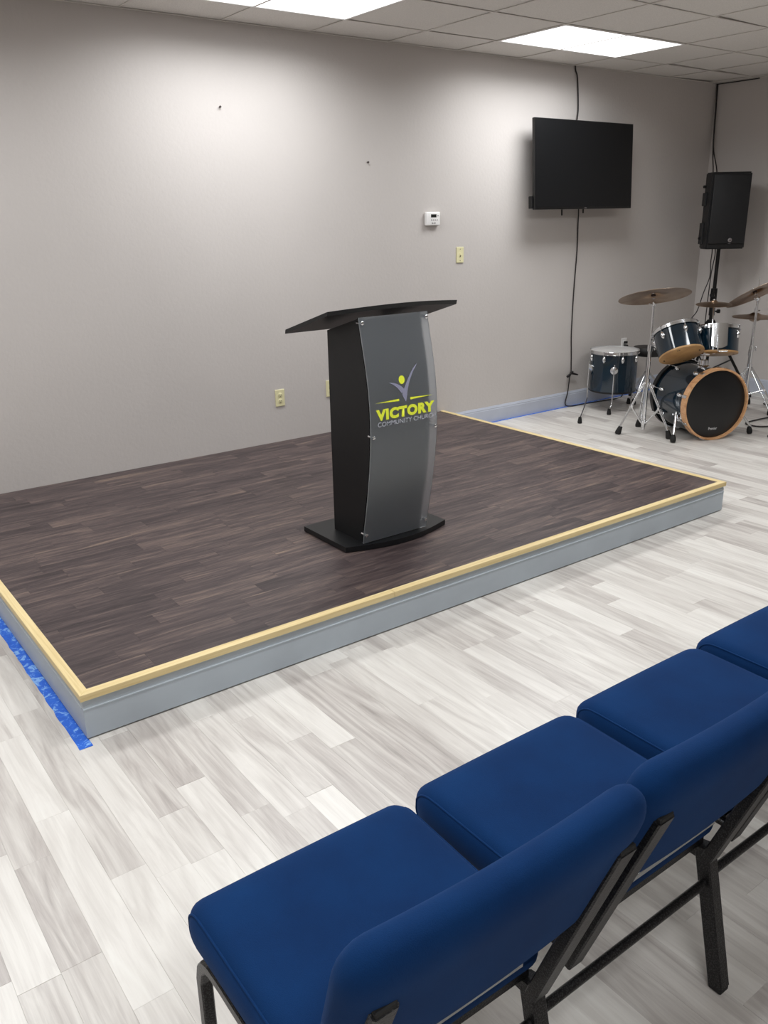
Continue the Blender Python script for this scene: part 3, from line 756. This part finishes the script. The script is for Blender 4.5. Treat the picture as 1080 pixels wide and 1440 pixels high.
# tom holder on top of the shell
tb = BC+bk*.20+Vector((0, 0, R_))
b = nb(); lathe(b, [(.045, -.004), (.045, .008), (.030, .014), (.026, .05), (.018, .054)], tb, (0, 0, 1), 24); Bo('holder_base', b, 'chrome', smooth=40)
Bo('holder_post', cyl(nb(), tb+Vector((0, 0, .03)), tb+Vector((0, 0, .155)), .0125, n=14), 'chrome', smooth=40)
b = nb(); box(b, (-.03, -.022, -.018), (.03, .022, .018), .005, 2); b.transform(Matrix.Translation(tb+Vector((0, 0, .105))) @ Matrix.Rotation(math.atan2(lt.y, lt.x), 4, 'Z')); Bo('holder_block', b, 'chrome', smooth=40)
for sgn in (-1, 1):
    q0 = tb+Vector((0, 0, .11)); b = nb(); tube(b, [q0, q0+lt*(sgn*.05)+Vector((0, 0, .0)), q0+lt*(sgn*.085)+Vector((0, 0, .05))], .009, 10, 4); cyl(b, q0+lt*(sgn*.045)+fr*.02, q0+lt*(sgn*.045)+fr*.045, .004, n=6); box(b, *[tuple(q0+lt*(sgn*.045)+fr*.045+Vector((s, s, s))) for s in (-.010, .010)])
    Bo('tom_arm', b, 'chrome', smooth=50)
# rack toms
def tilt_axis(deg, side=0):
    t = math.radians(deg); return (bk*math.sin(t)+Vector((0, 0, math.cos(t)))+lt*side).normalized()
ta = thing('rack_tom', 'teal blue rack tom tilted to show its tan underside head, nearest the floor tom', 'drum', (0, 0, 0), 0, None)
drum(ta, (-2.02, -1.245, .715), tilt_axis(33), .162, .20, 6, 'head', 'tan_head', 'chrome', None, phase=.35)
tb_ = thing('rack_tom', 'teal blue rack tom with a chrome mount-and-reflection plate, in front of the speaker stand', 'drum', (0, 0, 0), 0, None)
TBc = Vector((-1.725, -1.365, .712)); TBa = tilt_axis(14, .10)
drum(tb_, TBc, TBa, .160, .19, 6, 'head', 'tan_head', 'chrome', None, phase=.2)
# chrome plate round tom B: part mount, part added for the shell's bright reflection
bx, by, bd_ = frame_of(TBa); b = nb()
fv = Vector((-.76, -.65, 0)); fa = math.atan2(fv.dot(by), fv.dot(bx))-.13
rings_ = []
for i in range(9):
    a = fa-.18+.62*i/8; n_ = bx*math.cos(a)+by*math.sin(a); t_ = i/8
    zl = -.055-.02*math.sin(PI*t_); zh = .108
    rings_.append([b.verts.new(TBc+n_*(.160+.020)+TBa*zl), b.verts.new(TBc+n_*(.160+.020)+TBa*zh), b.verts.new(TBc+n_*(.160+.023)+TBa*zh), b.verts.new(TBc+n_*(.160+.023)+TBa*zl)])
skin(b, rings_); obj('glint_mount_plate', b, 'chrome', tb_, smooth=40, label='curved chrome plate, mount and bright shell reflection in one')
n_ = bx*math.cos(fa+.2)+by*math.sin(fa+.2)
b = nb(); s_ = n_.cross(TBa)
tube(b, [TBc+n_*.20+TBa*.02+s_*.03, TBc+n_*.205-TBa*.07+s_*.03, TBc+n_*.205-TBa*.10+s_*.02, TBc+n_*.205-TBa*.10-s_*.04], .005, 8, 4); tube(b, [TBc+n_*.185+TBa*.02+s_*.03, TBc+n_*.2+TBa*.02+s_*.03], .006, 8)
obj('suspension_rod', b, 'chrome', tb_, smooth=50)
# mounting clamp between the two toms
for root, c_, ax_, sg in ((ta, Vector((-2.02, -1.245, .715)), tilt_axis(33), 1), (tb_, TBc, TBa, -1)):
    n_ = (lt*sg-ax_*(lt*sg).dot(ax_)).normalized(); b = nb()
    p = c_+n_*.160-ax_*.02; lathe(b, [(.030, 0), (.030, .010), (.018, .016), (.014, .028)], p, n_, 18); obj('mount_bracket', b, 'chrome', root, smooth=40)
# floor tom
FT = Vector((-1.565, -.305, .335))
ft = thing('floor_tom', 'deep teal blue floor tom standing on three chrome legs near the wall', 'drum', (FT.x, FT.y, 0))
def Fp(o): o.matrix_parent_inverse = Matrix.Translation((-FT.x, -FT.y, 0)); return o
n0 = len(COL.objects)
drum(ft, FT, (0, 0, 1), .200, .345, 8, 'head', 'black_head', 'chrome', None, phase=.25)
vd = Vector((.593, .805, 0)); vl = Vector((.805, -.593, 0))
for off, foot in ((-vl*.214-vd*.03, Vector((-2.22, -.52, 0))), (-vd*.212-vl*.05, Vector((-1.79, -.47, 0))), (vl*.2+vd*.08, Vector((-1.31, -.30, 0)))):
    a = FT+off*1.04; a.z = 0; n_ = Vector(off).normalized()
    b = nb(); tube(b, [(a.x, a.y, .42), (a.x, a.y, .22), (a.x, a.y, .10), tuple(a.lerp(foot, .35)+Vector((0, 0, .065))), tuple(foot+Vector((0, 0, .045)))], .0055, 8)
    lg = obj('leg', b, 'chrome', ft, smooth=50)
    obj('rubber_foot', lathe(nb(), [(.017, 0), (.019, .012), (.012, .052)], foot+Vector((0, 0, .0005)), (0, 0, 1), 12), 'rubber', lg, smooth=40)
    b = nb(); p = FT+n_*.198; p.z = .365; lathe(b, [(.032, 0), (.032, .008), (.020, .018), (.012, .026)], p, n_, 18); obj('leg_bracket', b, 'chrome', ft, smooth=40)
for o in list(COL.objects)[n0:]:
    if o.parent == ft: Fp(o)
# throne behind
TH = Vector((-1.08, -.30, 0))
tr = thing('drum_throne', 'round black drum stool behind the bass drum', 'stool', TH)
obj('seat', lathe(nb(), [(.02, 0), (.125, 0), (.138, .015), (.14, .05), (.13, .075), (.05, .082), (.001, .082)], (0, 0, .415), (0, 0, 1), 36), 'throne', tr, smooth=50)
obj('post', cyl(nb(), (0, 0, .1), (0, 0, .42), .014, n=12), 'chrome', tr, smooth=40)
for k in range(3):
    a = 3.35+k*2*PI/3; d = Vector((math.cos(a), math.sin(a), 0)); lg = obj('leg', tube(nb(), [d*.02+Vector((0, 0, .26)), d*.22+Vector((0, 0, .03))], .008, 8), 'chrome', tr, smooth=50)
    obj('rubber_foot', lathe(nb(), [(.02, 0), (.02, .02), (.013, .05)], d*.22+Vector((0, 0, .0005)), (0, 0, 1), 12), 'rubber', lg, smooth=40)

# cymbals and stands
def cymbal(label, c, axis, r, bell=.055, name='cymbal', group=None):
    t = thing(name, label, 'cymbal', c)
    hb = .022 if r > .12 else .012
    prof_ = [(.006, hb+.014), (bell*.45, hb+.012), (bell*.85, hb+.003), (bell, hb-.003), (r*.45, hb-.010), (r*.75, .006), (r, 0), (r, -.0015), (r*.75, .0045), (r*.45, hb-.0115), (bell, hb-.0045), (bell*.85, hb+.0015), (bell*.45, hb+.0105), (.006, hb+.0125)]
    obj('disc', lathe(nb(), prof_, (0, 0, 0), axis, 64, close=True), 'bronze', t, smooth=60)
    return t
def stand(name, label, base, top, feet, height_joint=.62, tiltaxis=(0, 0, 1), legtop=.50, low=.13, boom=None):
    t = thing(name, label, 'cymbal stand', (base[0], base[1], 0)); Bs = Vector((base[0], base[1], 0)); h = top
    obj('lower_tube', cyl(nb(), (0, 0, low), (0, 0, height_joint), .0135, n=14), 'chrome', t, smooth=40)
    obj('upper_tube', cyl(nb(), (0, 0, height_joint-.02), (0, 0, h-.05), .0095, n=12), 'chrome', t, smooth=40)
    b = nb(); cyl(b, (0, 0, height_joint-.02), (0, 0, height_joint+.03), .019, n=14); cyl(b, (0, 0, height_joint+.005), (.035, -.02, height_joint+.005), .005, n=8)
    w_ = nb(); box(w_, (.028, -.024, height_joint-.014), (.036, -.012, height_joint+.024), .003); w_m = bpy.data.meshes.new('w'); w_.to_mesh(w_m); w_.free(); b.from_mesh(w_m)
    obj('height_clamp', b, 'chrome', t, smooth=40)
    obj('leg_hub', cyl(nb(), (0, 0, legtop-.03), (0, 0, legtop+.03), .021, n=14), 'chrome', t, smooth=40)
    obj('slide_collar', cyl(nb(), (0, 0, low+.04), (0, 0, low+.075), .020, n=14), 'chrome', t, smooth=40)
    for f_ in feet:
        F = Vector(f_)-Bs; F.z = 0; d = F.normalized(); sd_ = Vector((-d.y, d.x, 0))*.009
        b = nb()
        P0 = d*.02+Vector((0, 0, legtop)); P1 = d*(F.length-.01)+Vector((0, 0, .05))
        tube(b, [P0+sd_, P1+sd_*.6], .0065, 8); tube(b, [P0-sd_, P1-sd_*.6], .0065, 8)
        lg = obj('leg', b, 'chrome', t, smooth=50)
        mid = P0.lerp(P1, .52); b = nb(); tube(b, [d*.02+Vector((0, 0, low+.055))+sd_, mid+sd_], .005, 8); tube(b, [d*.02+Vector((0, 0, low+.055))-sd_, mid-sd_], .005, 8); cyl(b, mid-sd_*1.6, mid+sd_*1.6, .010, n=8)
        obj('leg_brace', b, 'chrome', lg, smooth=50)
        obj('rubber_foot', lathe(nb(), [(.021, 0), (.024, .015), (.015, .065)], F+Vector((0, 0, .0008)), (-d.x*.35, -d.y*.35, 1), 14), 'rubber', lg, smooth=40)
    ta_ = Vector(tiltaxis).normalized(); b = nb(); q = Vector((0, 0, h-.045))
    lathe(b, [(.014, -.016), (.018, -.008), (.018, .008), (.014, .016)], q, (1, .3, 0), 12); cyl(b, q, q+ta_*.075, .0045, n=8); cyl(b, q+ta_*.04, q+ta_*.046, .014, n=12); cyl(b, q+Vector((-.02, .0, 0)), q+Vector((-.05, .01, .01)), .005, n=8)
    obj('tilter', b, 'chrome', t, smooth=40)
    b = nb(); lathe(b, [(.016, .058), (.018, .064), (.016, .072)], q, ta_, 14); obj('felt', b, 'brass_clip', t, smooth=40)
    b = nb(); lathe(b, [(.010, .078), (.012, .084), (.010, .092)], q, ta_, 12); cyl(b, q+ta_*.085-Vector((.02, 0, 0)), q+ta_*.085+Vector((.02, 0, 0)), .004, n=8); cyl(b, q+ta_*.06, q+ta_*.105, .004, n=8); obj('wing_nut', b, 'chrome', t, smooth=40)
    return t
SB = (-2.105, -1.06)
stand('cymbal_stand', 'chrome cymbal stand with double braced legs, left of the bass drum', SB, 1.035, [(-2.276, -.951, 0), (-1.955, -.90, 0), (-2.10, -1.30, 0)], .66, (.156, .296, 1), .40, .03)
cymbal('large bronze ride cymbal nearly level above the floor tom side', (SB[0]+.004, SB[1]+.002, 1.043), (.156, .296, 1), .262)
b = nb()
CS = (-.93, -1.20)
stand('cymbal_stand', 'chrome cymbal stand at the right edge of the drums, under the tilted crash', CS, 1.0, [(-1.10, -1.13, 0), (-.80, -1.42, 0), (-.76, -1.02, 0)], .55, (-.03, .60, 1), .40, .12)
cymbal('bronze crash cymbal tilted upward at the right edge', (CS[0]-.002, CS[1]+.010, 1.005), (-.03, .60, 1), .255)
HHp = (-.77, -1.10)
hs_ = thing('hihat_stand', 'slim chrome hi-hat stand beyond the crash cymbal stand', 'cymbal stand', (HHp[0], HHp[1], 0))
obj('lower_tube', cyl(nb(), (0, 0, .04), (0, 0, .5), .013, n=12), 'chrome', hs_, smooth=40); obj('upper_tube', cyl(nb(), (0, 0, .48), (0, 0, .765), .009, n=12), 'chrome', hs_, smooth=40)
obj('pull_rod', cyl(nb(), (0, 0, .7), (0, 0, 1.12), .003, n=8), 'chrome', hs_, smooth=40)
obj('height_clamp', cyl(nb(), (0, 0, .47), (0, 0, .52), .018, n=12), 'chrome', hs_, smooth=40)
b = nb(); cyl(b, (0, 0, .83), (0, 0, .86), .013, n=12); cyl(b, (0, 0, .845), (.03, -.02, .845), .006, n=8); obj('clutch', b, 'chrome', hs_, smooth=40)
for k in range(3):
    a = .4+k*2*PI/3; d = Vector((math.cos(a), math.sin(a), 0)); lg = obj('leg', tube(nb(), [d*.02+Vector((0, 0, .36)), d*.26+Vector((0, 0, .03))], .006, 8), 'chrome', hs_, smooth=50)
    obj('rubber_foot', lathe(nb(), [(.018, 0), (.02, .02), (.013, .055)], d*.26+Vector((0, 0, .0008)), (0, 0, 1), 12), 'rubber', lg, smooth=40)
obj('foot_pedal', box(nb(), (-.045, -.02, .012), (.045, .24, .026), .004), 'steel', hs_)
cymbal('upper bronze hi-hat cymbal of the closed pair', (HHp[0], HHp[1], .795), (0, 0, 1), .178, .045, 'hihat_cymbal')
c = cymbal('lower bronze hi-hat cymbal of the closed pair', (HHp[0], HHp[1], .789), (0, 0, -1), .178, .045, 'hihat_cymbal')
# splash on a thin rod clamped by the tom holder
spl = thing('splash_holder', 'thin chrome rod rising between the toms to carry a small splash cymbal', 'cymbal stand', (tb.x+.03, tb.y, tb.z))
b = nb(); S0 = Vector((-1.63, -1.27, .60)); S1 = Vector((-1.445, -1.135, .945))
o0 = Vector((tb.x+.03, tb.y, tb.z))
tube(b, [tb+Vector((0, 0, .11))-o0+bk*.02, S0-o0, S1-o0+Vector((0, 0, .03))], .006, 8, 0); obj('rod', b, 'chrome', spl, smooth=50)
b = nb(); cyl(b, S0-o0-Vector((0, 0, .02)), S0-o0+Vector((0, 0, .02)), .012, n=10); obj('rod_clamp', b, 'chrome', spl, smooth=40)
b = nb(); lathe(b, [(.009, .02), (.012, .026), (.009, .04)], S1-o0, (0, 0, 1), 10); obj('wing_nut', b, 'chrome', spl, smooth=40)
cymbal('small bronze splash cymbal between the rack toms and the crash', S1, (-.06, -.03, 1), .135, .03)
# cable loops on the floor at the right
b = nb(); tube(b, [(-.45, -1.10, .009), (-.60, -1.36, .009), (-.85, -1.41, .008), (-1.05, -1.40, .008), (-1.22, -1.40, .008), (-1.27, -1.47, .008), (-1.24, -1.56, .008), (-1.05, -1.63, .008), (-.8, -1.68, .008), (-.62, -1.78, .008), (-.72, -1.92, .008), (-.98, -1.93, .008), (-1.2, -1.88, .008), (-1.42, -1.86, .008), (-1.52, -1.79, .008), (-1.45, -1.73, .008), (-1.25, -1.72, .014), (-1.0, -1.74, .018)], .006, 8, 6)
tag(obj('floor_cable', b, 'cable', smooth=60), 'dark cable coiled on the floor to the right of the bass drum', 'cable')

# ------------------------------------------------------------------ chairs
SZ = .420
CY = -3.812                                         # front of the seats
def seat_warp(o):
    # waterfall front (local +y), gentle crown and a slight dip towards the back
    x, y, z = o; hx, hy = .245, .23
    t = (y+hy)/(2*hy)
    if z > 0: z += .010*(1-min(1, (x/hx)**2))*(1-min(1, abs(y/hy)**3)) - .010*(1-t)
    else: z *= 1.22
    if t > .8: z -= .012*((t-.8)/.2)**2
    return Vector((x*(1-.02*(1-t)), y, z))
def seat_bm(): return rbox(nb(), (.508, .46, .105), (.040, .065, .045), (12, 12, 3), seat_warp)
def back_pt(x, y, z):
    # local pad (x across, y thickness, z up) placed leaning; bottom at z=.50, top at .83
    Z = .693+z; base = -.506-(Z-.5)*.335
    yy = base+y*1.0 - .012*(x/.265)**2*-1
    return Vector((x, yy+(-.0), Z+y*.335))
def back_bm():
    def wp(o):
        x, y, z = o; t = (z+.165)/.33
        y2 = y*(.75+.35*t)
        return back_pt(x*(.97+.03*t), y2, z)
    return rbox(nb(), (.552, .066, .312), (.055, .030, .060), (14, 2, 8), wp)
sect_u = [(-.0125, -.0125), (.0125, -.0125), (.0125, .0125), (-.0125, .0125)]
sqs = lambda a, c: [(-a, -c+.003), (-a+.003, -c), (a-.003, -c), (a, -c+.003), (a, c-.003), (a-.003, c), (-a+.003, c), (-a, c-.003)]
def side_frame(root, x, full=True, end_leg=True):
    if full:
        # front leg rises, turns over a round corner into the seat rail
        pts = [(x, .0, .012), (x, -.002, .25), (x, -.012, .285), (x, -.030, .308), (x, -.055, .318), (x, -.10, .322)]
        obj('leg', tube(nb(), [(p[0], p[1]-.005, p[2]) for p in pts], 0, sect=sqs(.0125, .0125)), 'frame', root)
        obj('seat_rail', tube(nb(), [(x, -.10, .322), (x, -.44, .322)], 0, sect=sqs(.0125, .0125)), 'frame', root)
        obj('leg', tube(nb(), [(x, -.445, .345), (x, -.52, .012)], 0, sect=sqs(.0175, .0165)), 'frame', root)
        for fy in (-.005, -.52):
            obj('glide', box(nb(), (x-.016, fy-.016, .0006), (x+.016, fy+.016, .014), .003), 'rubber', root)
    else:
        obj('hook_bracket', tube(nb(), [(x, -.32, .345), (x, -.455, .345)], 0, sect=sqs(.011, .008)), 'frame', root)
    obj('upright', tube(nb(), [(x, -.460, .325), (x, -.613, .752)], 0, sect=sqs(.0125, .020)), 'frame', root)
    obj('upright_cap', box(nb(), (x-.017, -.624, .748), (x+.017, -.602, .758), .002), 'rubber', root)
def chair(k, label):
    cx = -6.898+.5415*k
    t = thing('church_chair', label, 'chair', (cx, CY+.010*k+(.004 if k == 0 else 0), 0), -.012 if k == 0 else 0, 'row of linked blue chairs')
    s = seat_bm(); s.transform(Matrix.Translation((0, -.232, SZ)))
    obj('seat', s, 'fabric', t, smooth=70)
    for sx_ in (-1, 1):
        pts = []
        for i in range(15):
            y = -.17+.335*i/14
            q = seat_warp(Vector((sx_*.244, y, .0075+.045*.665)))
            pts.append((q.x, q.y-.232, q.z+SZ))
        # follow the rounded front down
        for a in (15, 30, 45, 60, 75, 90, 105, 120, 135):
            ar = math.radians(a); q = seat_warp(Vector((sx_*.244, .165+.065*.665*math.sin(ar), .0075*(1 if a < 90 else -1)+.045*.665*math.cos(ar))))
            pts.append((q.x, q.y-.232, q.z+SZ))
        obj('piping', tube(nb(), pts, .0026, 6), 'fabric', t, smooth=70)
    obj('backrest', back_bm(), 'fabric', t, smooth=70)
    side_frame(t, .222)
    side_frame(t, -.222, full=(k == 0))
    obj('stretcher', cyl(nb(), (-.222 if k == 0 else -.305, -.463, .262), (.222, -.463, .262), .010, n=12), 'frame', t, smooth=50)
    obj('cross_strip', box(nb(), (-.14, -.511, .490), (.13, -.507, .501), .001), 'steel', t, label='thin pale metal strip')
    obj('seat_pan', box(nb(), (-.222, -.44, .346), (.222, -.05, .362)), 'frame', t)
    return t
CLB = ['royal blue upholstered chair at the near end of the row, its front leg free', 'royal blue upholstered chair, second in the row from the near end', 'royal blue upholstered chair, third in the row from the near end', 'royal blue upholstered chair farthest along the row, cut off by the right edge']
for k in range(4): chair(k, CLB[k])
